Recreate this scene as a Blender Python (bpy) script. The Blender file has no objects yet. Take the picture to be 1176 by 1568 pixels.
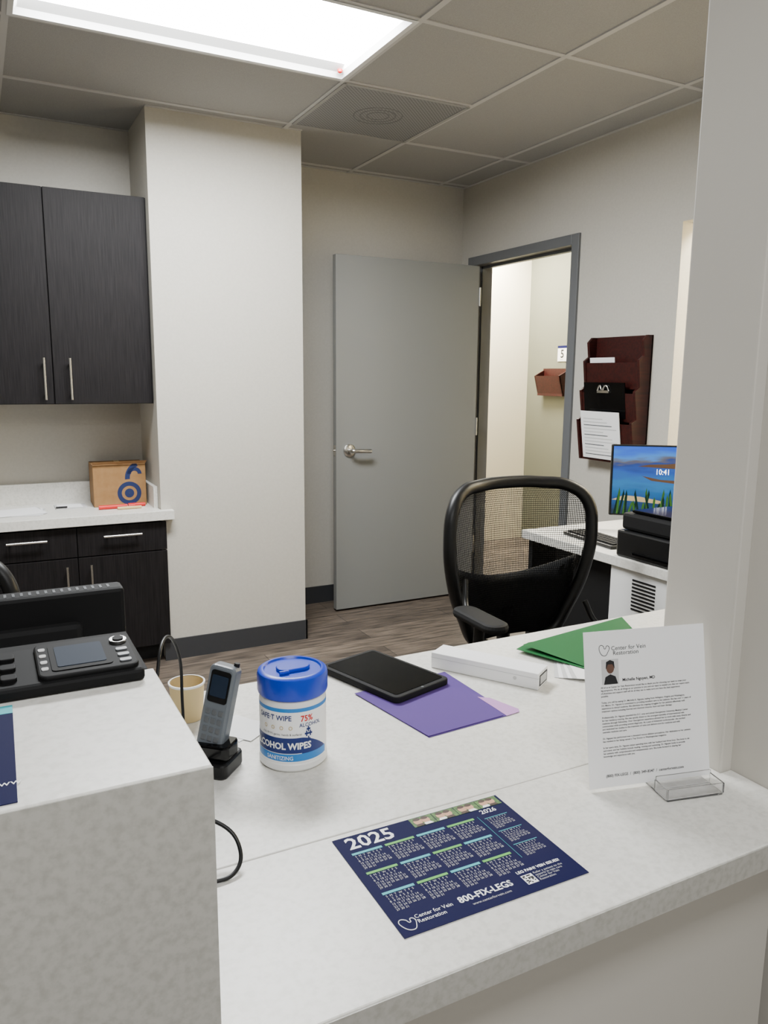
import bpy, bmesh, math, random
from mathutils import Matrix, Vector, Euler
random.seed(3)
C=bpy.context.collection
PI=math.pi
# ---------------------------------------------------------------- materials
def S(r,g,b):
    f=lambda c:(c/255/12.92) if c/255<=.04045 else ((c/255+.055)/1.055)**2.4
    return (f(r),f(g),f(b),1)
def M(name,col,rough=.5,metal=0.,col2=None,scale=20,stretch=(1,1,1),bump=0.,emit=0.,alpha=None,trans=0.,detail=3,lo=.35,hi=.65,spec=None):
    m=bpy.data.materials.new(name); m.use_nodes=True
    nt=m.node_tree; b=nt.nodes['Principled BSDF']
    b.inputs['Base Color'].default_value=col; b.inputs['Roughness'].default_value=rough; b.inputs['Metallic'].default_value=metal
    if spec is not None: b.inputs['Specular IOR Level'].default_value=spec
    if trans: b.inputs['Transmission Weight'].default_value=trans; b.inputs['IOR'].default_value=1.3
    if emit: b.inputs['Emission Color'].default_value=col; b.inputs['Emission Strength'].default_value=emit
    if col2 is not None or bump:
        tc=nt.nodes.new('ShaderNodeTexCoord'); mp=nt.nodes.new('ShaderNodeMapping'); nz=nt.nodes.new('ShaderNodeTexNoise')
        mp.inputs['Scale'].default_value=stretch; nz.inputs['Scale'].default_value=scale; nz.inputs['Detail'].default_value=detail
        nt.links.new(tc.outputs['Object'],mp.inputs[0]); nt.links.new(mp.outputs[0],nz.inputs['Vector'])
        if col2 is not None:
            r=nt.nodes.new('ShaderNodeValToRGB'); r.color_ramp.elements[0].position=lo; r.color_ramp.elements[1].position=hi
            r.color_ramp.elements[0].color=col2; r.color_ramp.elements[1].color=col
            nt.links.new(nz.outputs[0],r.inputs[0]); nt.links.new(r.outputs[0],b.inputs['Base Color'])
        if bump:
            bp=nt.nodes.new('ShaderNodeBump'); bp.inputs['Strength'].default_value=bump; bp.inputs['Distance'].default_value=.002
            nt.links.new(nz.outputs[0],bp.inputs['Height']); nt.links.new(bp.outputs[0],b.inputs['Normal'])
    return m
wallm=M('wall_paint',S(189,185,175),.7,col2=S(185,181,171),scale=90,bump=.12)
colm=wallm
lobm=M('lobby_paint',S(190,186,177),.7,bump=.1,scale=90)
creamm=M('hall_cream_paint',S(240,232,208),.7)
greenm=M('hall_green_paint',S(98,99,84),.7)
tilem=M('ceiling_tile',S(163,162,160),.9,col2=S(153,152,150),scale=260,bump=.3)
barm=M('ceiling_tbar',S(190,189,187),.5)
basem=M('baseboard_vinyl',S(50,51,54),.5)
doorm=M('door_paint',S(128,129,127),.45)
framem=M('door_frame_paint',S(98,100,102),.4)
steel=M('brushed_steel',S(215,213,208),.25,1.)
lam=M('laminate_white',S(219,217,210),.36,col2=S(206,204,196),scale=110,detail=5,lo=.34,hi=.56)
lamdk=M('laminate_edge_shaded',S(174,172,165),.45,col2=S(160,158,150),scale=110,detail=5,lo=.34,hi=.58)  # darker copy of the white laminate; raised block's shade is in the colour
seamm=M('seam',S(150,146,138),.6)
cabm=M('espresso_woodgrain',S(27,24,25),.6,col2=S(12,10,11),scale=14,stretch=(18,18,.5),detail=4,spec=.2)
cabd=M('cabinet_dark_gap',S(8,7,8),.7)
blk=M('black_plastic',S(10,10,11),.42,spec=.35)
blkp=M('phone_black',S(8,8,9),.65,spec=.2)
blkm=M('black_matte',S(8,8,9),.75,spec=.3)
glossb=M('black_gloss',S(5,5,6),.12,spec=.35)
gry=M('grey_plastic',S(90,93,96),.4)
silv=M('silver_plastic',S(100,106,112),.35)
white=M('white_plastic',S(228,228,226),.4)
paper=M('paper',S(234,234,234),.8)
paper2=M('paper_grey',S(190,190,190),.8)
ink=M('ink',S(16,16,20),.7)
blue=M('lid_blue',S(0,50,180),.32)
navy=M('navy_print',S(7,10,58),.7,spec=.15)
navy2=M('label_navy',S(6,34,104),.5)
lblue=M('label_light_blue',S(30,120,195),.45)
wht=M('white_print',S(240,240,240),.5)
teal=M('teal_print',S(60,170,180),.6)
green=M('green_print',S(90,170,70),.6)
redp=M('red_print',S(200,26,22),.5)
mahog=M('mahogany',S(56,18,15),.4,col2=S(38,12,10),scale=10,stretch=(8,8,.8),spec=.3)
card=M('cardboard',S(146,110,68),.8,col2=S(138,102,60),scale=30)
boxblue=M('box_blue_print',S(12,32,78),.7)
purple=M('purple_card',S(84,62,128),.75,spec=.2)
pink=M('pink_tab',S(182,132,190),.6)
gfold=M('green_card',S(20,92,46),.7,spec=.2)
beige=M('beige_card',S(196,174,126),.7)
acr=M('acrylic_clear',(1,1,1,1),.02,trans=.97)
scr=M('lcd_dim',S(26,38,54),.65,spec=.2)
def emis(name,col,s):
    m=bpy.data.materials.new(name); m.use_nodes=True; nt=m.node_tree; nt.nodes.clear()
    e=nt.nodes.new('ShaderNodeEmission'); o=nt.nodes.new('ShaderNodeOutputMaterial'); e.inputs[0].default_value=col; e.inputs[1].default_value=s
    nt.links.new(e.outputs[0],o.inputs[0]); return m
lens=emis('troffer_lens_lit',(.97,.99,1,1),80)
lens2=emis('lobby_lens_lit',(.98,.99,1,1),23)
lens3=emis('hall_lens_lit',(1,.95,.84,1),210)
lens4=emis('side_room_lens_lit',(1,.93,.78,1),180)
# floor planks
fl=bpy.data.materials.new('wood_plank_vinyl'); fl.use_nodes=True; nt=fl.node_tree; b=nt.nodes['Principled BSDF']
tc=nt.nodes.new('ShaderNodeTexCoord'); br=nt.nodes.new('ShaderNodeTexBrick'); mp=nt.nodes.new('ShaderNodeMapping')
br.inputs['Color1'].default_value=S(112,101,90); br.inputs['Color2'].default_value=S(86,77,69); br.inputs['Mortar'].default_value=S(52,47,43)
br.inputs['Scale'].default_value=1; br.inputs['Mortar Size'].default_value=.002; br.inputs['Brick Width'].default_value=1.2; br.inputs['Row Height'].default_value=.15
nt.links.new(tc.outputs['Object'],br.inputs['Vector'])
nz=nt.nodes.new('ShaderNodeTexNoise'); mp.inputs['Scale'].default_value=(1.5,12,1); nz.inputs['Scale'].default_value=4; nz.inputs['Detail'].default_value=6
nt.links.new(tc.outputs['Object'],mp.inputs[0]); nt.links.new(mp.outputs[0],nz.inputs['Vector'])
rp=nt.nodes.new('ShaderNodeValToRGB'); rp.color_ramp.elements[0].color=(.3,.3,.3,1); rp.color_ramp.elements[1].color=(1.3,1.27,1.24,1); rp.color_ramp.elements[0].position=.32; rp.color_ramp.elements[1].position=.66
nt.links.new(nz.outputs[0],rp.inputs[0])
mx=nt.nodes.new('ShaderNodeMix'); mx.data_type='RGBA'; mx.blend_type='MULTIPLY'; mx.inputs[0].default_value=.9
nt.links.new(br.outputs[0],mx.inputs[6]); nt.links.new(rp.outputs[0],mx.inputs[7]); nt.links.new(mx.outputs[2],b.inputs['Base Color']); b.inputs['Roughness'].default_value=.5
# perforated diffuser
dif=bpy.data.materials.new('perforated_metal'); dif.use_nodes=True; nt=dif.node_tree; b=nt.nodes['Principled BSDF']
tc=nt.nodes.new('ShaderNodeTexCoord'); ck=nt.nodes.new('ShaderNodeTexChecker'); ck.inputs['Scale'].default_value=110
ck.inputs['Color1'].default_value=S(146,146,146); ck.inputs['Color2'].default_value=S(108,108,110)
nt.links.new(tc.outputs['Object'],ck.inputs['Vector']); nt.links.new(ck.outputs[0],b.inputs['Base Color']); b.inputs['Roughness'].default_value=.7
difd=M('diffuser_ring',S(112,112,114),.7)
# ---------------------------------------------------------------- builders
def link(o,parent=None):
    C.objects.link(o)
    if parent is not None: o.parent=parent
    return o
def E(name,loc=(0,0,0),rz=0.,mat=None):
    o=bpy.data.objects.new(name,None); C.objects.link(o); o.empty_display_size=.05
    if mat is not None: o.matrix_world=mat
    else: o.location=loc; o.rotation_euler=(0,0,rz)
    return o
def mesh(name,vs,fs,m,parent=None,smooth=False,bev=0.,seg=2):
    me=bpy.data.meshes.new(name); me.from_pydata([tuple(v) for v in vs],[],fs)
    bm=bmesh.new(); bm.from_mesh(me); bmesh.ops.recalc_face_normals(bm,faces=bm.faces); bm.to_mesh(me); bm.free()
    me.materials.append(m)
    if smooth:
        for p in me.polygons: p.use_smooth=True
    o=link(bpy.data.objects.new(name,me),parent)
    if bev:
        md=o.modifiers.new('b','BEVEL'); md.width=bev; md.segments=seg; md.limit_method='ANGLE'; md.angle_limit=.6
    return o
def box(name,x0,x1,y0,y1,z0,z1,m,parent=None,bev=0.,seg=2):
    vs=[(x,y,z) for x in (x0,x1) for y in (y0,y1) for z in (z0,z1)]
    fs=[(0,1,3,2),(4,6,7,5),(0,4,5,1),(2,3,7,6),(0,2,6,4),(1,5,7,3)]
    return mesh(name,vs,fs,m,parent,bev=bev,seg=seg)
def prism(name,poly,a,b_,axis,m,parent=None,bev=0.,smooth=False):
    n=len(poly); vs=[]
    for t in (a,b_):
        for u,w in poly:
            vs.append({'z':(u,w,t),'x':(t,u,w),'y':(u,t,w)}[axis])
    fs=[tuple(range(n)),tuple(range(n,2*n))]+[(i,(i+1)%n,n+(i+1)%n,n+i) for i in range(n)]
    return mesh(name,vs,fs,m,parent,bev=bev)
def rrect(x0,x1,y0,y1,r,n=6):
    p=[]
    for cx,cy,a in ((x1-r,y1-r,0),(x0+r,y1-r,PI/2),(x0+r,y0+r,PI),(x1-r,y0+r,1.5*PI)):
        for i in range(n+1):
            t=a+PI/2*i/n; p.append((cx+r*math.cos(t),cy+r*math.sin(t)))
    return p
def lathe(name,prof,m,parent=None,loc=(0,0,0),n=48,a0=0,a1=2*PI):
    full=abs(a1-a0-2*PI)<1e-6; k=n if full else n+1; vs=[];fs=[]
    for i in range(k):
        t=a0+(a1-a0)*i/n
        for r,z in prof: vs.append((loc[0]+r*math.cos(t),loc[1]+r*math.sin(t),loc[2]+z))
    L=len(prof)
    for i in range(n):
        j=(i+1)%k
        for q in range(L-1): fs.append((i*L+q,j*L+q,j*L+q+1,i*L+q+1))
    o=mesh(name,vs,fs,m,parent,smooth=True)
    md=o.modifiers.new('e','EDGE_SPLIT'); md.split_angle=.6
    return o
def cyl(name,c,r,h,m,parent=None,axis='z',n=32):
    o=lathe(name,[(0.0001,0),(r,0),(r,h),(0.0001,h)],m,parent,n=n)
    me=o.data
    for v in me.vertices:
        x,y,z=v.co
        if axis=='x': v.co=(z,x,y)
        elif axis=='y': v.co=(x,z,y)
        v.co+=Vector(c)
    return o
def tube(name,pts,r,m,parent=None,cyc=False,kind='BEZIER'):
    cu=bpy.data.curves.new(name,'CURVE'); cu.dimensions='3D'; cu.bevel_depth=r; cu.bevel_resolution=4; cu.resolution_u=10
    s=cu.splines.new('BEZIER'); s.bezier_points.add(len(pts)-1)
    for p,q in zip(s.bezier_points,pts): p.co=q; p.handle_left_type=p.handle_right_type='AUTO'
    s.use_cyclic_u=cyc; cu.materials.append(m); cu.use_fill_caps=True
    return link(bpy.data.objects.new(name,cu),parent)
def text(name,body,x,y,z,size,m,parent=None,align='LEFT',sp=1.,rot=None,bold=0.,sx=1.):
    cu=bpy.data.curves.new(name,'FONT'); cu.body=body; cu.size=size; cu.align_x=align; cu.space_line=sp; cu.offset=bold
    cu.resolution_u=2; cu.materials.append(m)
    o=link(bpy.data.objects.new(name,cu),parent); o.location=(x,y,z); o.scale=(sx,1,1)
    if rot: o.rotation_euler=rot
    return o
def sheet(name,x0,x1,y0,y1,z,m,parent=None,th=.0004):
    return box(name,x0,x1,y0,y1,z-th,z,m,parent)
def basis(o,x,y):
    x=Vector(x).normalized(); y=Vector(y); z=x.cross(y).normalized(); y=z.cross(x)
    return Matrix((( x.x,y.x,z.x,o[0]),(x.y,y.y,z.y,o[1]),(x.z,y.z,z.z,o[2]),(0,0,0,1)))
# ---------------------------------------------------------------- constants
ZC=2.551; YB=4.337; YR=4.16; XR=2.803; X0=.747; X1=1.480; YC=3.74; XL=-1.7
ZK=.741; ZL=1.06
# ---------------------------------------------------------------- room shell
box('floor',-2.2,4.4,-3.2,5.6,-.05,0,fl)
T=.6096; tx=2.0028; ty=3.6565
holes=set()
def cell(ix,iy): return (tx+ix*T,tx+(ix+1)*T,ty+iy*T,ty+(iy+1)*T)
for hh in [(-3,-2),(-2,-2),(-4,-7),(-3,-7),(-4,-9),(-3,-9),(2,2),(2,-3)]: holes.add(hh)
vs=[];fs=[]
for ix_ in range(-7,4):
    for iy_ in range(-12,4):
        if (ix_,iy_) in holes: continue
        a,b2,c,d=cell(ix_,iy_); k=len(vs); vs+=[(a,c,ZC),(b2,c,ZC),(b2,d,ZC),(a,d,ZC),(a,c,ZC+.15),(b2,c,ZC+.15),(b2,d,ZC+.15),(a,d,ZC+.15)]
        fs+=[(k,k+1,k+2,k+3),(k+4,k+5,k+6,k+7),(k,k+1,k+5,k+4),(k+1,k+2,k+6,k+5),(k+2,k+3,k+7,k+6),(k+3,k,k+4,k+7)]
mesh('ceiling',vs,fs,tilem)
grid=E('trim_ceiling_grid')
hb=.0115
def bar_x(y,xa,xb): box('tee_x',xa,xb,y-hb,y+hb,ZC-.004,ZC+.003,barm,grid)
def bar_y(x,ya,yb): box('tee_y',x-hb,x+hb,ya,yb,ZC-.0045,ZC+.003,barm,grid)
for ix_ in range(-6,4):
    x=tx+ix_*T
    if x<XR-.02 and x>XL:
        if ix_==-2: bar_y(x,.96,ty-2*T); continue
        yend=YB if x>X1 else (YC if x>X0 else YR)
        bar_y(x,.96,yend)
for iy_ in range(-4,2):
    y=ty+iy_*T
    if y>YB-.03: continue
    if iy_==-1: bar_x(y,XL,tx)
    elif iy_==1: bar_x(y,X1,XR)
    else: bar_x(y,XL,XR)
box('angle_n',X1,XR,YB-.018,YB,ZC-.003,ZC+.002,barm,grid); box('angle_c',X0,X1,YC-.018,YC,ZC-.003,ZC+.002,barm,grid)
box('angle_e',XR-.018,XR,.96,YB,ZC-.0035,ZC+.002,barm,grid); box('angle_r',XL,X0,YR-.018,YR,ZC-.003,ZC+.002,barm,grid)
wall=box
wall('wall_north',X1,XR+.12,YB,YB+.12,0,ZC,wallm)
wall('wall_column',X0,X1,YC,YB+.12,0,ZC,wallm)
wall('wall_recess',XL,X0,YR,YR+.12,0,ZC,wallm)
wall('wall_west',XL-.12,XL,.955,YR+.12,0,ZC,wallm)
E1=XR; E2=XR+.12
we=E('wall_east')
box('east_a',E1,E2,4.2465,YB,0,ZC,wallm,we)
box('east_door_head',E1,E2,3.227,4.2465,2.1216,ZC,wallm,we)
box('east_b',E1,E2,2.57,3.227,0,ZC,wallm,we)
box('east_opening_head',E1,E2,1.7,2.57,2.07,ZC,wallm,we)
box('east_c',E1,E2,.955,1.7,0,ZC,wallm,we)
box('wall_hall_north',2.80,4.32,5.43,5.55,0,ZC,creamm)
box('wall_hall_west',2.803,2.923,YB+.12,5.43,0,ZC,creamm)
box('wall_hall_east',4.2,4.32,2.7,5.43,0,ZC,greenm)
box('wall_hall_partition',E2,4.32,2.58,2.70,0,ZC,creamm)
box('wall_side_east',4.0,4.12,1.2,2.58,0,ZC,creamm)
box('wall_side_south',E2,4.0,1.2,1.3,0,ZC,creamm)
XJ=1.062
box('wall_partition',XJ,XR+.12,.812,.955,0,ZC,lobm,None,bev=.004)
box('wall_partition_header',-2.0,XJ-.0002,.812,.955,2.25,ZC,lobm)
box('wall_counter_apron',.160,XJ,.70,.81,0,ZK-.0405,lobm)
box('wall_partition_left',-2.0,-1.36,.812,.955,0,2.2498,lobm)
box('wall_lobby_east',1.088,1.2,-3.1,.8118,0,ZC,lobm)
box('wall_lobby_west',-2.15,-2.0,-3.1,.81,0,ZC,lobm)
box('wall_lobby_south',-2.15,1.2,-3.2,-3.1,0,ZC,lobm)
box('baseboard_north',X1+.01,XR,YB-.008,YB,0,.105,basem)
bc=E('baseboard_column'); box('front',X0-.008,X1+.008,YC-.008,YC,0,.105,basem,bc); box('side',X1,X1+.008,YC-.008,YB,0,.105,basem,bc)
bb=E('baseboard_east'); box('a',XR-.008,XR,2.57,3.227,0,.105,basem,bb); box('b',XR-.008,XR,.96,1.7,0,.105,basem,bb)
# ---------------------------------------------------------------- troffers
def troffer(name,x0,x1,y0,y1,lm,detail=True):
    e=E(name,((x0+x1)/2,(y0+y1)/2,ZC)); hx=(x1-x0)/2-.004; hy=(y1-y0)/2-.004
    rings=[(hx,hy,-.007),(hx-.018,hy-.018,-.007),(hx-.03,hy-.03,.012),(hx-.03,hy-.07,.03)]
    vs=[];fs=[]
    for a,b_,z in rings: vs+=[(-a,-b_,z),(a,-b_,z),(a,b_,z),(-a,b_,z)]
    for r in range(3):
        for i in range(4): fs.append((r*4+i,r*4+(i+1)%4,r*4+4+(i+1)%4,r*4+4+i))
    mesh('frame',vs,fs,white,e)
    a,b_,z=rings[3]
    mesh('lens',[(-a,-b_,z),(a,-b_,z),(a,b_,z),(-a,b_,z)],[(0,1,2,3)],lm,e)
    box('housing',-hx,hx,-hy,hy,.035,.14,white,e)
    if detail:
        lathe('indicator',[(.0001,-.014),(.009,-.009),(.010,0)],redp,e,(hx-.04,hy-.05,.014),n=16)
    return e
troffer('ceiling_light',tx-3*T,tx-T,ty-2*T,ty-T,lens)
troffer('ceiling_light',tx-4*T,tx-2*T,ty-7*T,ty-6*T,lens2,False)
troffer('ceiling_light',tx-4*T,tx-2*T,ty-9*T,ty-8*T,lens2,False)
troffer('ceiling_light',tx+2*T,tx+3*T,ty+2*T,ty+3*T,lens3,False)
troffer('ceiling_light',tx+2*T,tx+3*T,ty-3*T,ty-2*T,lens4,False)
v=E('ceiling_air_vent',(tx-T/2,ty-T/2,ZC))
h=T/2-.012
box('panel',-h,h,-h,h,-.006,-.001,dif,v)
for s in (-1,1):
    box('rim_a',-h,h,s*h-.008,s*h+.008,-.009,-.002,tilem,v); box('rim_b',s*h-.008,s*h+.008,-h,h,-.009,-.002,tilem,v)
for r in (.05,.08,.11): lathe('ring',[(r-.003,-.006),(r-.002,-.0075),(r+.002,-.0075),(r+.003,-.006)],difd,v,n=40)
# ---------------------------------------------------------------- door and frame
fr=E('trim_door_frame')
for nm,ya,yb in (('jamb_hinge',4.19,4.2465),('jamb_strike',3.227,3.283)):
    box(nm,XR-.014,XR+.134,ya,yb,0,2.1216,framem,fr,bev=.003)
box('head',XR-.014,XR+.134,3.283,4.19,2.068,2.1216,framem,fr,bev=.003)
box('stop_a',XR+.05,XR+.08,4.175,4.19,0,2.068,framem,fr); box('stop_b',XR+.05,XR+.08,3.283,3.298,0,2.068,framem,fr); box('stop_c',XR+.05,XR+.08,3.283,4.19,2.053,2.068,framem,fr)
box('strike_plate',XR+.0,XR+.04,3.2825,3.285,.93,1.03,steel,fr)
d=E('door_1',(2.785,4.125,0))
box('slab',-.962,-.004,-.022,.022,.012,2.057,doorm,d,bev=.002)
for z in (.28,1.03,1.82):
    cyl('hinge_%d'%int(z*10),(0,-.026,z),.007,.11,steel,d,n=12)
    box('hinge_leaf',-.004,.002,-.024,.02,z,z+.11,steel,d)
zz=.965
for s in (-1,1):
    yy=-.022 if s<0 else .022
    c=lathe('rose',[(.0001,.0),(.038,0),(.037,.008),(.027,.014),(.0001,.014)],steel,d,n=32)
    for q in c.data.vertices: x,y,z=q.co; q.co=(x-.880,yy+s*z,y+zz)
    tube('lever',[(-.880,yy+s*.012,zz),(-.880,yy+s*.05,zz),(-.86,yy+s*.058,zz),(-.765,yy+s*.056,zz-.004)],.0125,steel,d)
box('latch_plate',-.9635,-.962,-.014,.014,zz-.03,zz+.03,steel,d)
cyl('latch_pin',(-.972,0,zz),.006,.01,steel,d,axis='x',n=12)
# ---------------------------------------------------------------- hall items
sg=E('room_number_sign',mat=basis((4.199,5.04,1.52),(0,-1,0),(0,0,1)))
box('plate',0,.145,0,.125,0,.006,paper,sg,bev=.002); text('digit','5',.035,.03,.0066,.09,ink,sg,bold=.002); text('caption','room',.035,.012,.0066,.015,ink,sg)
box('bar',.0,.145,.105,.125,.006,.0066,navy,sg)
wp2=E('wall_file_pocket',mat=basis((4.199,5.21,1.245),(0,-1,0),(0,0,1)))
prism('side_l',[(0,0),(.06,.02),(.10,.16),(.0,.21)],0,.012,'x',mahog,wp2)
prism('side_r',[(0,0),(.06,.02),(.10,.16),(.0,.21)],.30,.312,'x',mahog,wp2)
for o in wp2.children:
    for q in o.data.vertices: x,y,z=q.co; q.co=(x,z,y)
mesh('front',[(0,.02,.06),(.312,.02,.06),(.312,.16,.10),(0,.16,.10),(0,.02,.05),(.312,.02,.05),(.312,.16,.09),(0,.16,.09)],[(0,1,2,3),(4,5,6,7),(0,1,5,4),(2,3,7,6),(0,3,7,4),(1,2,6,5)],mahog,wp2)
box('back',0,.312,0,.22,0,.008,mahog,wp2); box('bottom',0,.312,0,.02,0,.06,mahog,wp2)
# ---------------------------------------------------------------- wall file rack
rk=E('wall_file_rack',mat=basis((XR-.001,3.075,.985),(0,-1,0),(0,0,1)))
W=.38; Hh=.605
box('back',0,W,0,Hh,0,.008,mahog,rk)
prof=[(0,0),(.075,0),(.105,.20),(.075,.215),(.095,.345),(.065,.365),(.08,.49),(.05,.51),(.06,.58),(.035,Hh),(0,Hh)]
for nm,xa in (('side_l',0),('side_r',W-.016)):
    n=len(prof)
    vs=[(xa+(.016 if i>=n else 0),prof[i%n][1],prof[i%n][0]) for i in range(2*n)]
    mesh(nm,vs,[tuple(range(n)),tuple(range(n,2*n))]+[(i,(i+1)%n,n+(i+1)%n,n+i) for i in range(n)],mahog,rk,bev=.002)
def slant(nm,y0,z0,y1,z1,m,x0=.016,x1=W-.016,t=.008,par=rk):
    vs=[(x,y,z) for x in (x0,x1) for (y,z) in ((y0,z0),(y1,z1),(y1,z1-t),(y0,z0-t))]
    mesh(nm,vs,[(0,1,2,3),(4,5,6,7),(0,1,5,4),(1,2,6,5),(2,3,7,6),(3,0,4,7)],m,par)
slant('pocket_low',.0,.068,.19,.095,mahog); slant('pocket_mid',.205,.072,.335,.088,mahog); slant('pocket_top',.355,.06,.48,.072,mahog)
box('shelf_low',.016,W-.016,0,.01,.008,.06,mahog,rk); box('shelf_mid',.016,W-.016,.2,.21,.008,.07,mahog,rk); box('shelf_top',.016,W-.016,.352,.362,.008,.055,mahog,rk)
slant('papers_low',.012,.077,.245,.112,paper,.035,.30,.004)
for i in range(12): 
    f=.03+.016*i; slant('print_line_%d'%i,f,.0778+.15*(f-.012),f+.004,.0778+.15*(f+.004-.012),paper2 if i%3 else gry,.055,.28-.03*(i%4),.0003)
slant('clipboard',.215,.076,.385,.094,glossb,.03,.31,.004)
tube('clipboard_clip',[(.13,.345,.094),(.15,.37,.098),(.17,.35,.102),(.19,.37,.098),(.21,.345,.094)],.004,steel,rk)
box('clip_bar',.13,.21,.335,.347,.091,.097,steel,rk)
slant('papers_mid',.215,.045,.397,.062,paper,.0165,.21,.003)
slant('papers_top',.365,.045,.505,.062,paper,.03,.20,.003)
# ---------------------------------------------------------------- cabinets
def handle_v(par,x,y,z0,z1):
    cyl('handle',(x,y-.03,z0),.0055,z1-z0,steel,par,n=16)
    for z in (z0+.025,z1-.025): cyl('post',(x,y-.03,z),.004,.03,steel,par,axis='y',n=10)
def handle_h(par,x0,x1,y,z):
    cyl('handle',(x0,y-.03,z),.0055,x1-x0,steel,par,axis='x',n=16)
    for x in (x0+.02,x1-.02): cyl('post',(x,y-.03,z),.004,.03,steel,par,axis='y',n=10)
uc=E('upper_cabinet')
YU=3.79; D0=.313; DW=.429
box('carcass',D0-2*DW,X0-.0002,YU+.02,YR-.0002,1.255,2.18,cabm,uc)
for i in range(-2,1):
    x=D0+i*DW; box('door_%d'%(i+2),x+.0015,x+DW-.003,YU,YU+.019,1.257,2.178,cabm,uc,bev=.0012)
handle_v(uc,D0-.037,YU,1.276,1.459); handle_v(uc,D0+.07,YU,1.276,1.459); handle_v(uc,D0-DW-.05,YU,1.276,1.459)
lc=E('base_cabinet')
YF=3.735
box('carcass',-1.0,.744,YF+.02,YR-.001,.09,.705,cabm,lc)
box('toe_kick',-1.0,.744,YF+.07,YR-.001,0,.09,cabd,lc)
xd=.362
for i,(a,b_) in enumerate(((xd,.744+.022),(xd-.42,xd),(xd-.84,xd-.42))):
    yf=YF-.018
    box('drawer_%d'%i,a+.0015,b_-.0015,yf,yf+.019,.565,.700,cabm,lc,bev=.0012)
    box('door_%d'%i,a+.0015,b_-.0015,yf,yf+.019,.095,.560,cabm,lc,bev=.0012)
handle_h(lc,.475,.645,YF-.018,.655); handle_h(lc,.07,.235,YF-.018,.655)
handle_v(lc,.312,YF-.018,.37,.53); handle_v(lc,.415,YF-.018,.37,.53)
prism('countertop',[(-1.0,YR-.001),(-1.0,3.695),(.80,3.695),(.80,YC-.002),(.745,YC-.002),(.745,YR-.001)],.710,.755,'z',lam,lc,bev=.002)
box('backsplash',-1.0,.727,YR-.02,YR-.001,.755,.858,lam,lc); box('sidesplash',.727,.7455,YC+.06,YR-.001,.755,.858,lam,lc)
cb=E('cardboard_box',(.470,3.925,.7555),-.03)
box('body',0,.245,0,.185,0,.205,card,cb,bev=.002)
box('tape',.115,.14,-.0006,.1855,.2052,.2058,beige,cb)
mesh('flap',[(0,-.001,.205),(.245,-.001,.205),(.25,-.02,.222),(-.004,-.02,.22)],[(0,1,2,3)],card,cb)
def ring(nm,cx,cz,ro,ri,a0,a1,par,m,y=-.0008,n=40):
    vs=[];fs=[]
    for i in range(n+1):
        t=a0+(a1-a0)*i/n
        vs+=[(cx+ro*math.cos(t),y,cz+ro*math.sin(t)),(cx+ri*math.cos(t),y,cz+ri*math.sin(t))]
    for i in range(n): fs.append((2*i,2*i+2,2*i+3,2*i+1))
    return mesh(nm,vs,fs,m,par)
ring('logo_ring',.165,.062,.056,.036,0,2*PI,cb,boxblue); ring('logo_dot',.165,.062,.022,.001,0,2*PI,cb,boxblue)
ring('logo_arc',.232,.135,.085,.062,PI*.62,PI*1.02,cb,boxblue); ring('logo_arc2',.192,.155,.034,.016,0,PI,cb,boxblue)
pp=E('paper_stack',(.10,3.92,.7555)); 
for i in range(4): 
    o=box('sheet_%d'%i,-.15,.14,-.1,.1,.0006*i,.0006*i+.0004,(paper if i%2 else paper2),pp); o.rotation_euler=(0,0,.14*i-.2)
pp2=E('paper_pad',(.37,4.0,.7555)); box('sheet_a',-.07,.07,-.06,.06,0,.004,paper2,pp2); box('sheet_b',-.06,.05,-.055,.045,.0045,.006,paper,pp2); box('binder',-.07,-.02,-.062,-.05,.0062,.012,ink,pp2)
pn=E('marker_pens',(.56,3.85,.7557)); 
cyl('pen_red',(-.08,.0,.010),.010,.13,redp,pn,axis='x',n=12); cyl('pen_cap',(.055,.0,.010),.0102,.03,redp,pn,axis='x',n=12); cyl('pen_yellow',(-.0,-.035,.007),.007,.11,beige,pn,axis='x',n=12); cyl('pen_b',(.06,.03,.009),.009,.08,redp,pn,axis='x',n=12)
# ---------------------------------------------------------------- reception counter
rc=E('reception_counter')
XB=.158
prism('top_front_ledge',[(XB+.0,.640),(1.0875,.640),(1.0875,.811),(1.0615,.811),(1.0615,.9345),(XB,.9345)],ZK-.04,ZK,'z',lam,rc,bev=.002)
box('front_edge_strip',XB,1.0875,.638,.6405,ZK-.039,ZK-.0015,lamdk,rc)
prism('top_desk',[(-1.3,.9355),(1.0615,.9355),(1.0615,.957),(2.04,.957),(2.04,1.535),(-1.3,1.535)],ZK-.04,ZK-.0002,'z',lam,rc,bev=.002)
box('seam',XB,1.0615,.9343,.9357,ZK-.02,ZK-.0006,seamm,rc)
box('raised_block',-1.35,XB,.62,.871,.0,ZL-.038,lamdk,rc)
box('raised_top',-1.35,XB,.619,.8715,ZL-.038,ZL,lam,rc,bev=.0015)
box('raised_front_face',-1.35,XB+.0004,.6178,.6195,0,ZL-.0015,lamdk,rc)  # greyer front: shading painted in with the darker laminate
box('support_leg',.6,.64,1.0,1.45,0,ZK-.04,lamdk,rc)
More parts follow.
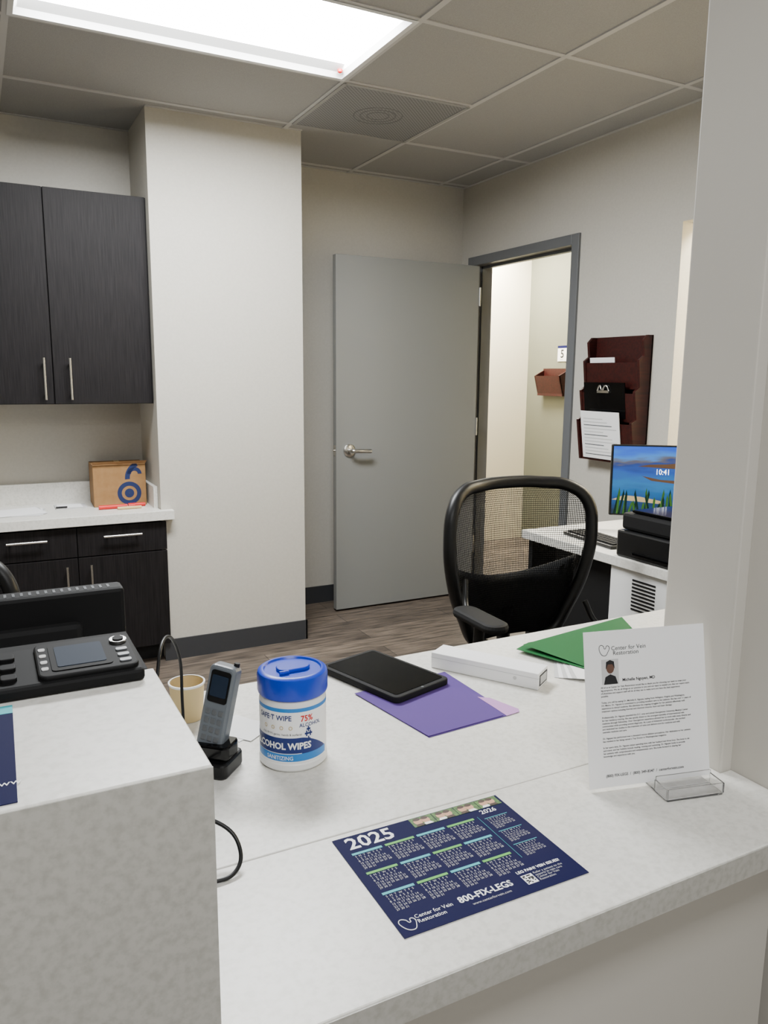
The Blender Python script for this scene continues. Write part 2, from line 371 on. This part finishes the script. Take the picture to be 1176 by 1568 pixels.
# ---------------------------------------------------------------- calendar
cal=E('desk_calendar',(.4018,.9226,ZK+.0008),-.008)
w,h=.2794,.2159
sheet('card',0,w,-h,0,.0006,navy,cal,.0006)
z=.0010
text('year','2025',.014,-.031,z,.037,wht,cal,bold=.0007)
text('year_next','2026',.229,-.037,z,.014,wht,cal,bold=.0002)
skin=M('photo_skin',S(196,150,120),.6); grass=M('photo_grass',S(90,130,60),.6,col2=S(50,80,40),scale=200); hair=M('photo_hair',S(60,40,30),.6)
for i in range(4):
    a=.122+i*.0385; b_=a+.0375
    sheet('photo_%d'%i,a,b_,-.0235,-.0015,z,grass,cal,.0003)
    for j,cx in enumerate((a+.011,a+.024)):
        prism('figure_%d_%d'%(i,j),[(cx+.007*math.cos(t*.5),-.012+.0075*math.sin(t*.5)) for t in range(12)],z,z+.0002,'z',skin,cal)
        prism('figure_hair_%d_%d'%(i,j),[(cx+.006*math.cos(t*.5),-.0065+.0035*math.sin(t*.5)) for t in range(12)],z+.0002,z+.0003,'z',hair,cal)
        prism('figure_shirt_%d_%d'%(i,j),[(cx-.008,-.0234),(cx+.008,-.0234),(cx+.005,-.018),(cx-.005,-.018)],z+.0002,z+.0003,'z',wht if (i+j)%2 else hair,cal)
digits='S  M  T  W  T  F  S\n1  2  3  4  5  6  7\n8  9 10 11 12 13 14\n15 16 17 18 19 20 21\n22 23 24 25 26 27 28\n29 30 31'
for r in range(3):
    for c in range(4):
        x=.012+c*.051; y=-.040-r*.046
        sheet('bar_%d_%d'%(r,c),x,x+.046,y-.0045,y,z,(green if (r+c)%2 else teal),cal,.0003)
        text('month_%d_%d'%(r,c),digits,x+.002,y-.0103,z,.0056,paper2,cal,sp=1.0,sx=.92)
for r in range(3):
    y=-.048-r*.036; sheet('bar_next_%d'%r,.226,.266,y-.0015,y-.0005,z,teal,cal,.0003)
    text('month_next_%d'%r,digits,.228,y-.0065,z,.0046,paper2,cal,sp=1.0,sx=.92)
box('rule',.2185,.2189,-.15,-.04,z-.0003,z,teal,cal)
text('phone_text','800-FIX-LEGS',.092,-.193,z,.0158,wht,cal,bold=.0004,sx=.9)
text('web','www.centerforvein.com',.105,-.203,z,.006,paper2,cal)
text('logo_text','Center for Vein\nRestoration',.028,-.192,z,.0092,wht,cal,sp=.95,sx=.92)
text('pain','LEG PAIN? VEIN ISSUES?',.190,-.178,z,.0072,wht,cal,bold=.0002,sx=.95)
text('pain2','Refer a patient to the\nexperts in vein care\nCenter for Vein\nRestoration',.211,-.186,z,.0055,paper2,cal,sp=.9)
tube('heart_logo',[(.018,-.208,z),(.006,-.196,z),(.008,-.187,z),(.015,-.189,z),(.019,-.195,z),(.022,-.189,z),(.026,-.191,z),(.025,-.200,z)],.0006,wht,cal,cyc=True)
qr=E('qr_code'); qr.parent=cal
sheet('qr_bg',.191,.208,-.2015,-.183,z,wht,qr,.0003)
for i in range(7):
    for j in range(7):
        if random.random()<.5: sheet('qr_px',.1925+i*.002,.1945+i*.002,-.2+j*.0022,-.1978+j*.0022,z+.0002,ink,qr,.0002)
# ---------------------------------------------------------------- flyer in acrylic stand
lean=math.radians(11)
xd_=Vector((.218,-.052,0)).normalized(); back=Vector((.232,.973,0))
up=Vector((0,0,1))*math.cos(lean)+back*math.sin(lean)
fl_=E('flyer_sheet',mat=basis((.822,.862,ZK+.004),xd_,up))
W2,H2=.220,.250
sheet('page',0,W2,0,H2,.0,paper,fl_,.0005)
z=.0004
text('logo_text','Center for Vein\n Restoration',.048,.218,z,.0098,ink,fl_,sp=.8)
tube('heart_logo',[(.036,.210,z),(.027,.220,z),(.029,.227,z),(.034,.226,z),(.037,.221,z),(.041,.226,z),(.045,.223,z),(.043,.217,z)],.0004,ink,fl_,cyc=True)
sheet('portrait_bg',.030,.060,.164,.204,z,paper2,fl_,.0002)
prism('portrait_head',[(.045+.007*math.cos(t*.4),.190+.009*math.sin(t*.4)) for t in range(16)],z,z+.0002,'z',M('skin_print',S(90,62,50),.7),fl_)
prism('portrait_hair',[(.037,.188),(.038,.200),(.045,.203),(.052,.200),(.053,.188),(.049,.196),(.041,.196)],z+.0002,z+.0004,'z',ink,fl_)
prism('portrait_body',[(.033,.164),(.036,.176),(.045,.180),(.054,.176),(.058,.164)],z,z+.0003,'z',ink,fl_)
text('name','Michelle Nguyen, MD',.066,.167,z,.0068,ink,fl_,bold=.00015)
para=["All of us at Center for Vein Restoration would like to thank you for choosing our team to treat your\nleg symptoms. We do all things at our practice to you and our team to explain you that our expert team\nof physicians and support staff will do all they can to make sure you have the best experience\npossible.",
"Today, you will be seeing Dr. Michelle K. Nguyen, hailing from Arlington, Virginia and Washington,\nDC Metro. Dr. Nguyen is committed to providing excellent care to her patients. She has over 11 years of\nexperience in clinical medicine. She alleviates the ongoing struggles for her patients effectively with\ntreatment options including thermal and chemical closures, foam and laser therapy.",
"Professionally, Dr. Nguyen attended the D.C. area and joined Georgetown University Medical Center\nfor her residency training. She was quickly drawn to the emergent specialty of interventional vein\nmedicine through Fellowship. Over Georgetown experience allowed her to work with many diverse and\ncommunities while providing several diagnoses. As a past of Advanced cardiovascular, she worked\nand dedicated her studies to the treatment of veins and delivers care for medicine and mild\ncosmetic medicine and care.",
"Dr. Nguyen has performed over a thousand venous ablation procedures. Her dedication to her patients\nhas resulted in her being named a Top Doctor in Washingtonian magazine.",
"In her spare time, Dr. Nguyen enjoys spending time with her husband and three boys. She loves to ski\nand travel, and her hobbies include reading, running and swimming. Dr. Nguyen looks to provide\nher patients with comprehensive and compassionate care. She looks forward to sharing her\nknowledge and experience with you."]
y=.158
for i,p in enumerate(para):
    text('para_%d'%i,p,.027,y,z,.0038,ink,fl_,sp=1.22,bold=.00006); y-=(p.count('\n')+1)*.0047+.0052
text('footer','(800) FIX-LEGS  /  (800) 349-8347  /  centerforvein.com',.030,.016,z,.0062,ink,fl_,bold=.0001)
st=E('acrylic_sign_holder',(.965,.803,ZK+.0006),math.atan2(-.052,.218))
box('base',-.05,.05,-.032,.03,0,.003,acr,st,bev=.001); box('lip',-.05,.05,-.032,-.029,.003,.020,acr,st,bev=.001); box('rear',-.05,.05,.0,.003,.003,.026,acr,st,bev=.001)
for s in (-1,1): box('end_rib',s*.05-.0015,s*.05+.0015,-.032,.003,.003,.02,acr,st,bev=.0005)
# ---------------------------------------------------------------- wipes canister
cn=E('wipes_canister',(.443,1.182,ZK+.0005))
cn.scale=(1,1,1.09)
lathe('body',[(.0001,0),(.054,0),(.058,.004),(.058,.012),(.0565,.014),(.0565,.106),(.055,.112),(.050,.116),(.0001,.116)],white,cn,n=64)
lathe('lid',[(.050,.114),(.0585,.115),(.0595,.118),(.0595,.142),(.058,.147),(.053,.150),(.049,.150),(.047,.147),(.0001,.147)],blue,cn,n=64)
prism('lid_flap',rrect(-.028,.030,-.018,.018,.017),.147,.1525,'z',blue,cn,bev=.0015)
cyl('lid_hinge',(-.03,-.020,.150),.003,.016,blue,cn,axis='x',n=12)
ac=math.atan2(-1.182,-.443)
def band(nm,z0,z1,a0,a1,m,r=.0569): lathe(nm,[(r,z0),(r,z1)],m,cn,n=40,a0=ac+a0,a1=ac+a1)
band('label',.016,.1,-2.6,2.6,wht,.0567)
band('stripe_top',.097,.103,-2.6,2.6,lblue); band('navy_band',.031,.056,-2.4,.25,navy2); band('blue_band',.018,.030,-2.4,1.2,lblue,.0570); 
vs=[];fs=[];n=24
for i in range(n+1):
    a=.25+.9*i/n; top=.056-.026*(i/n)**1.6; 
    for zz_ in (.030,top): vs.append((.0570*math.cos(ac+a),.0570*math.sin(ac+a),zz_))
for i in range(n): fs.append((2*i,2*i+2,2*i+3,2*i+1))
mesh('navy_swoosh',vs,fs,navy2,cn)
def ctext(nm,body,a,z0,size,m,bold=0.,r=.0574):
    cu=bpy.data.curves.new(nm,'FONT'); cu.body=body; cu.size=size; cu.offset=bold; cu.resolution_u=2; cu.space_line=.95
    to=bpy.data.objects.new(nm+'_t',cu); C.objects.link(to); bpy.context.view_layer.update()
    me=bpy.data.meshes.new_from_object(to.evaluated_get(bpy.context.evaluated_depsgraph_get())); bpy.data.objects.remove(to)
    for q in me.vertices:
        x,y,_=q.co; t=ac+a+x/r; q.co=(r*math.cos(t),r*math.sin(t),z0+y)
    me.materials.clear(); me.materials.append(m); link(bpy.data.objects.new(nm,me),cn)
ctext('t1','SAFE·T WIPE',-1.15,.084,.0115,navy2,.0002)
ctext('t2','ALCOHOL WIPES',-1.42,.038,.0145,wht,.0005)
ctext('t3','75%',.22,.082,.013,redp,.0003); ctext('t4','ALCOHOL',.18,.073,.0085,navy2,.0001)
ctext('t5','SANITIZING',-.85,.0205,.009,wht); ctext('t6','o  o  o  o',-.95,.069,.014,beige); ctext('t7','Kills 99.9% germs  hands & surfaces',-1.0,.060,.005,ink)
for i,(da,dz) in enumerate(((.34,.060),(.46,.060),(.40,.051),(.40,.067))):
    band('cross_h_%d'%i,dz,dz+.003,da,da+.12,navy2,.0573); band('cross_v_%d'%i,dz-.003,dz+.006,da+.04,da+.08,navy2,.0573)
# ---------------------------------------------------------------- folders, tablet, boxes
pf=E('purple_folder')
prism('cover_lower',[(.69,1.139),(.885,1.152),(.885,1.40),(.655,1.375)],ZK+.0003,ZK+.0012,'z',purple,pf)
prism('tab',[(.872,1.150),(.905,1.154),(.912,1.165),(.892,1.235),(.872,1.250)],ZK+.0012,ZK+.0018,'z',pink,pf)
prism('cover_upper',[(.69,1.141),(.866,1.153),(.862,1.40),(.652,1.377)],ZK+.0020,ZK+.0028,'z',purple,pf)
tb=E('tablet',(.745,1.425,ZK+.0032),math.atan2(-.234,.068))
prism('case',rrect(-.122,.122,-.080,.080,.014),0,.014,'z',blkm,tb,bev=.003)
prism('screen',rrect(-.110,.110,-.070,.070,.006),.014,.0150,'z',glossb,tb)
prism('home',[( .1155+.003*math.cos(k*.6),.003*math.sin(k*.6)) for k in range(10)],.014,.0146,'z',gry,tb)
wb=E('white_carton',(.872,1.437,ZK+.0005),math.atan2(-.211,.133))
box('body',0,.252,0,.062,0,.036,paper,wb,bev=.0015); box('lid_seam',-.0005,.2525,-.0005,.0625,.0245,.0252,paper2,wb); box('label_strip',.2520,.2527,.008,.054,.006,.03,ink,wb); box('label_white',.2526,.2530,.012,.05,.009,.027,paper2,wb)
cyl('hole',(.2,-.0006,.017),.004,.001,paper2,wb,axis='y',n=16)
gp=E('green_folder')
for i in range(6):
    q=i*.006
    prism('page_%d'%i,[(1.085+q,1.265-q*1.3),(1.215+q,1.165-q),(1.385,1.36),(1.25,1.47)],ZK+.0003+.0012*i,ZK+.0012+.0012*i,'z',paper if i%2 else paper2,gp)
prism('cover',[(1.165,1.262),(1.33,1.20),(1.475,1.44),(1.16,1.455),(1.105,1.43)],ZK+.0085,ZK+.0095,'z',gfold,gp)
mesh('cover_raised',[(1.17,1.27,ZK+.011),(1.36,1.22,ZK+.011),(1.47,1.46,ZK+.03),(1.12,1.425,ZK+.02)],[(0,1,2,3)],gfold,gp)
# ---------------------------------------------------------------- left side devices
rs=E('monitor_riser')
box('shelf',-.50,.152,.874,1.02,1.04,1.0595,blkm,rs); 
for x in (-.49,.12): box('leg',x,x+.02,.885,1.015,ZK+.0003,1.04,blkm,rs)
ph=E('desk_phone',(.055,.886,1.0607),0)
prism('base',[(-.050,0),(.050,0),(.050,.022),(-.050,.014)],-.31,.088,'x',blkp,ph,bev=.004)
e2=bpy.data.objects.new('face',None); link(e2,ph); e2.matrix_local=basis((-.29,-.048,.0145),(1,0,0),(0,.098,.008))
prism('panel',rrect(.272,.374,.004,.094,.010),-.002,.004,'z',blkp,e2,bev=.002)
prism('bezel',rrect(.286,.348,.014,.084,.005),.0036,.0050,'z',blkp,e2)
prism('display',rrect(.292,.342,.022,.076,.003),.005,.0056,'z',scr,e2)
for i in range(9):
    for j in range(3): prism('key_%d_%d'%(i,j),rrect(.02+i*.027,.036+i*.027,.012+j*.026,.026+j*.026,.004),-.002,.004,'z',gry if (j==2 and i%2) else blkp,e2,bev=.001)
for i in range(4): prism('softkey_%d'%i,rrect(.276,.283,.020+i*.017,.027+i*.017,.002),.004,.0050,'z',paper2,e2)
cyl('nav',(.361,.072,.004),.0095,.003,steel,e2,n=24); cyl('nav_center',(.361,.072,.0065),.006,.002,blkp,e2,n=20)
for i in range(3): prism('sidekey_%d'%i,rrect(.355,.367,.014+i*.015,.021+i*.015,.002),.004,.0055,'z',gry,e2)
mo=E('desktop_monitor',(-.12,1.15,0))
box('shell',-.36,.29,-.02,.02,.80,1.090,blkp,mo,bev=.006); box('back_bulge',-.30,.23,-.035,-.018,.84,1.05,blkm,mo,bev=.01)
box('screen',-.35,.28,.0201,.021,.81,1.08,glossb,mo)
for i in range(60): box('vent_%d'%i,-.34+i*.0103,-.3365+i*.0103,-.010,.006,1.0902,1.0906,gry,mo)
box('neck',-.07,.0,-.02,.03,ZK+.012,.86,blk,mo); prism('foot',rrect(-.16,.09,-.09,.10,.03),ZK+.0005,ZK+.013,'z',blk,mo,bev=.002)
fly=E('notice_leaflet',(-.14,.66,ZL+.0006),-.02)
box('card',0,.147,-.03,.17,0,.0006,navy,fly); text('word','VEIN\nCARE',.02,.10,.0008,.04,wht,fly); box('strip',.0,.147,.15,.17,.0006,.0009,teal,fly); text('small','www',.125,.0,.0008,.012,wht,fly)
hs=E('cordless_phone',(.312,1.196,ZK+.0005),-.75)
prism('charger_base',rrect(-.032,.032,-.032,.040,.012),0,.026,'z',blk,hs,bev=.004)
prism('charger_cup',rrect(-.030,.030,-.02,.028,.01),.026,.050,'z',glossb,hs,bev=.003)
hd=bpy.data.objects.new('handset',None); link(hd,hs); hd.location=(-.012,.004,.030); hd.rotation_euler=(-.14,.16,0)
prism('shell',rrect(-.024,.024,.0,.150,.010),-.014,.014,'y',silv,hd,bev=.005)
prism('rear_dark',rrect(-.020,.020,.008,.142,.008),.0125,.018,'y',blk,hd,bev=.002)
prism('front_dark',rrect(-.0175,.0175,.088,.142,.005),-.0152,-.0135,'y',blk,hd)
prism('screen',rrect(-.0145,.0145,.098,.134,.003),-.0162,-.0150,'y',scr,hd)
for i in range(4):
    for j in range(3): box('key',-.016+j*.0115,-.008+j*.0115,-.0156,-.0135,.022+i*.015,.031+i*.015,gry,hd,bev=.001)
cyl('antenna',(.015,.006,.145),.005,.010,blk,hd,n=12)
tp=E('paper_cup',(.318,1.42,ZK+.0005))
lathe('wall',[(.028,0),(.033,.07),(.0335,.072),(.031,.072),(.027,.003),(.0001,.003)],beige,tp); lathe('rim',[(.0325,.068),(.0345,.070),(.0345,.073),(.0315,.073)],white,tp)
np_=E('note_paper',(.40,1.335,ZK+.0006),.5); box('sheet',-.05,.03,-.04,.045,0,.0006,paper,np_); o=box('sheet_b',-.045,.03,-.05,.04,.0007,.0012,paper,np_); o.rotation_euler=(0,0,.15)
cbk=E('charger_cable')
tube('lead',[(.19,1.05,ZK+.2),(.225,1.14,ZK+.26),(.258,1.20,ZK+.21),(.264,1.215,ZK+.12),(.262,1.20,ZK+.03),(.262,1.19,ZK+.004)],.0026,blk,cbk)
tube('lead_b',[(.20,1.00,ZK+.004),(.23,1.10,ZK+.004),(.24,1.15,ZK+.006),(.255,1.18,ZK+.004)],.0022,blk,cbk)
cb2=E('loose_cable')
tube('loop',[(.175,.99,ZK+.01),(.215,.985,ZK+.05),(.255,.965,ZK+.045),(.272,.935,ZK+.022),(.258,.91,ZK+.006),(.225,.905,ZK+.004),(.165,.915,ZK+.004)],.0028,blk,cb2)
# ---------------------------------------------------------------- side desk
sd=E('side_desk')
prism('top',[(2.06,1.537),(XR-.001,1.537),(XR-.001,2.66),(2.06,2.66)],ZK-.036,ZK,'z',lam,sd,bev=.002)
box('panel',2.075,2.10,1.56,2.13,0,ZK-.036,white,sd); box('end_panel',2.09,XR-.02,2.62,2.645,0,ZK-.036,blkm,sd); box('pedestal',2.12,2.75,2.15,2.5,.02,ZK-.036,blkm,sd)
for i in range(9): box('vent_slot_%d'%i,2.0733,2.0752,1.91,2.02,.557+i*.0135,.5635+i*.0135,blkm,sd)
pr=E('printer',(2.072,1.66,ZK+.0005))
box('lower_body',0,.38,0,.45,0,.10,blk,pr,bev=.008); box('upper_body',.010,.38,.01,.44,.102,.165,blkm,pr,bev=.012); box('lid',.02,.37,.06,.40,.167,.178,glossb,pr,bev=.004)
box('tray',-.012,.05,.08,.36,.02,.03,glossb,pr,bev=.002); box('control_panel',-.004,.01,.1,.2,.06,.09,glossb,pr,bev=.002)
kb=E('keyboard',(2.20,2.34,ZK+.0005),PI/2-.1); box('deck',-.16,.16,-.06,.06,0,.014,blk,kb,bev=.004)
for i in range(14):
    for j in range(4): box('key',-.15+i*.0215,-.132+i*.0215,-.05+j*.025,-.03+j*.025,.014,.019,blkm,kb)
mx_=Vector((.80,-.60,0)); 
mt=E('widescreen_monitor',mat=basis((2.405,2.49,.815),mx_,(.05,.07,1)))
MW,MH=.46,.290
box('shell',-.008,MW+.008,-.008,MH+.008,-.03,-.001,blk,mt,bev=.004)
sm=bpy.data.materials.new('wallpaper_screen'); sm.use_nodes=True; nt=sm.node_tree; b=nt.nodes['Principled BSDF']
tc=nt.nodes.new('ShaderNodeTexCoord'); sp=nt.nodes.new('ShaderNodeSeparateXYZ'); nz=nt.nodes.new('ShaderNodeTexNoise'); nz.inputs['Scale'].default_value=14
mp=nt.nodes.new('ShaderNodeMapping'); mp.inputs['Scale'].default_value=(.5,2.2,1)
nt.links.new(tc.outputs['Object'],mp.inputs[0]); nt.links.new(mp.outputs[0],nz.inputs['Vector']); nt.links.new(tc.outputs['Object'],sp.inputs[0])
ma=nt.nodes.new('ShaderNodeMath'); ma.operation='MULTIPLY_ADD'; ma.inputs[1].default_value=.10; nt.links.new(nz.outputs[0],ma.inputs[0]); nt.links.new(sp.outputs[1],ma.inputs[2])
rp=nt.nodes.new('ShaderNodeValToRGB'); e=rp.color_ramp.elements; e[0].position=.06; e[0].color=S(8,34,60); e[1].position=.38; e[1].color=S(8,70,195)
for p,c in ((.12,S(8,70,130)),(.18,S(12,105,165)),(.235,S(8,70,160)),(.265,S(8,50,125)),(.275,S(90,85,80)),(.29,S(50,125,205)),(.33,S(12,85,205))):
    q=e.new(p); q.color=c
nt.links.new(ma.outputs[0],rp.inputs[0]); nt.links.new(rp.outputs[0],b.inputs['Emission Color']); b.inputs['Emission Strength'].default_value=1.5; b.inputs['Base Color'].default_value=(.01,.01,.01,1); b.inputs['Roughness'].default_value=.3
sheet('screen',0,MW,0,MH,.0005,sm,mt,.001)
plant=M('wallpaper_plant',S(50,90,36),.6,emit=.2,spec=.1); plant2=M('wallpaper_plant_dark',S(14,38,30),.6,emit=.2,spec=.1); rock=M('wallpaper_rock',S(85,64,48),.6,emit=.35,spec=.1); whe=M('wallpaper_clock',S(250,250,250),.6,emit=3.); sand=M('wallpaper_sand',S(170,150,110),.6,emit=.4)
prism('island',[(.10,.205),(.15,.214),(.22,.217),(.31,.226),(.40,.222),(.44,.21),(.40,.200),(.25,.198)],.0006,.001,'z',rock,mt)
prism('shore',[(.12,.165),(.20,.15),(.33,.145),(.45,.155),(.45,.145),(.30,.130),(.16,.145)],.0006,.001,'z',rock,mt)
prism('sandbar',[(.0,.06),(.05,.08),(.12,.075),(.20,.06),(.22,.045),(.10,.055)],.0006,.0009,'z',sand,mt)
for i in range(34):
    px=.004+i*.0128+random.uniform(-.004,.004); l=random.uniform(.05,.115); ln=random.uniform(-.018,.018)
    prism('plant_%d'%i,[(px,.0),(px+.009,.0),(px+ln+.009,l*.8),(px+ln+.005,l),(px+ln,l*.8)],.001+.00003*i,.0012+.00003*i,'z',plant if i%2 else plant2,mt)
text('clock','10:41',.175,.172,.0028,.034,whe,mt,sx=.8)
box('stand_neck',.20,.26,-.050,.06,-.05,-.03,blk,mt); prism('stand_foot',rrect(.13,.33,-.12,.06,.03),-.060,-.050,'y',blk,mt,bev=.002)
# ---------------------------------------------------------------- office chairs
def chair(loc,rz,s=1.,rarm=0.):
    ch=E('office_chair',loc,rz); ch.scale=(s,s,s)
    outline=[(-.15,.50),(-.22,.60),(-.275,.74),(-.292,.88),(-.275,.975),(-.225,1.022),(-.12,1.038),(0,1.042),(.12,1.038),(.225,1.022),(.275,.975),(.292,.88),(.275,.74),(.22,.60),(.15,.50)]
    def yb(u,w): return .24-.115*(abs(u)/.30)**2.2+.03*math.sin((w-.5)*5)+ (w-.5)*.06
    tube('back_frame',[(u,yb(u,w),w) for u,w in outline],.022,blk,ch,cyc=True)
    def half(w):
        pts=[(.50,.15),(.60,.22),(.74,.275),(.88,.291),(.975,.275),(1.022,.225),(1.038,.12),(1.042,.0)]
        for (a,b_),(c,d_) in zip(pts,pts[1:]):
            if a<=w<=c: return b_+(d_-b_)*(w-a)/(c-a)
        return 0
    nu,nw=84,70; vs=[];fs=[]
    for j in range(nw+1):
        w=.505+(1.036-.505)*j/nw; hwid=half(w)
        for i in range(nu+1):
            u=-hwid+2*hwid*i/nu; vs.append((u,yb(u,w),w))
    for j in range(nw):
        for i in range(nu): k=j*(nu+1)+i; fs.append((k,k+1,k+nu+2,k+nu+1))
    o=mesh('back_mesh',vs,fs,blkm,ch); md=o.modifiers.new('w','WIREFRAME'); md.thickness=.0024; md.use_even_offset=False
    vs=[];fs=[];n=16
    for j,w in enumerate((.50,.56,.62,.68,.715)):
        hwid=half(w)*.98
        for i in range(n+1):
            u=-hwid+2*hwid*i/n; ww=w+((.06*(abs(u)/.25)**2-.005) if j==4 else 0); vs.append((u,yb(u,ww)+.02,ww))
    for j in range(4):
        for i in range(n): k=j*(n+1)+i; fs.append((k,k+1,k+n+2,k+n+1))
    o=mesh('lumbar_shell',vs,fs,blkm,ch,smooth=True); md=o.modifiers.new('s','SOLIDIFY'); md.thickness=.012
    prism('seat',rrect(-.255,.255,-.27,.22,.07),.435,.505,'z',blkm,ch,bev=.025)
    box('seat_pan',-.2,.2,-.2,.18,.405,.436,blk,ch,bev=.01)
    tube('back_bracket',[(0,.1,.41),(0,.26,.42),(0,.285,.50),(0,.27,.60)],.024,blk,ch)
    for s_ in (-1,1):
        dz=rarm if s_>0 else 0
        tube('arm_post',[(s_*.22,-.02,.42),(s_*.295,-.02,.43),(s_*.305,-.02,.50),(s_*.30,-.02,.66-dz)],.017,blk,ch)
        tube('arm_loop',[(s_*.30,-.02,.655-dz),(s_*.29,.06,.66-dz),(s_*.27,.11,.68-dz),(s_*.25,.15,.75-dz)],.010,blk,ch)
        prism('arm_pad',rrect(s_*.30-.042,s_*.30+.042,-.14,.10,.040),.658-dz,.686-dz,'z',blkm,ch,bev=.012)
    cyl('gas_lift',(0,0,.10),.027,.31,blk,ch); cyl('hub',(0,0,.075),.045,.06,blk,ch)
    for k in range(5):
        a=k*2*PI/5+.3; c_,s2=math.cos(a),math.sin(a)
        tube('leg_%d'%k,[(0,0,.10),(.15*c_,.15*s2,.095),(.30*c_,.30*s2,.075)],.020,blk,ch)
        cyl('caster_%d'%k,(.30*c_-.012,.30*s2,.029),.028,.024,blk,ch,axis='x',n=20); cyl('stem_%d'%k,(.30*c_,.30*s2,.04),.008,.04,blk,ch,n=10)
    return ch
chair((1.605,1.885,0),-.03,.993,.13)
chair((-.215,1.97,0),0,.90)
w=bpy.data.worlds.new('w'); bpy.context.scene.world=w; w.use_nodes=True; w.node_tree.nodes['Background'].inputs[0].default_value=(.8,.85,.9,1); w.node_tree.nodes['Background'].inputs[1].default_value=.15
cam=bpy.data.cameras.new('camera'); co=bpy.data.objects.new('camera',cam); C.objects.link(co)
cam.sensor_fit='VERTICAL'; cam.sensor_height=36; cam.lens=1191.31/1568*36; cam.clip_start=.02
co.matrix_world=Matrix.Translation((0,0,1.3906))@Matrix.Rotation(-.4802,4,'Z')@Matrix.Rotation(PI/2-.1726,4,'X')@Matrix.Rotation(.0084,4,'Z')
bpy.context.scene.camera=co
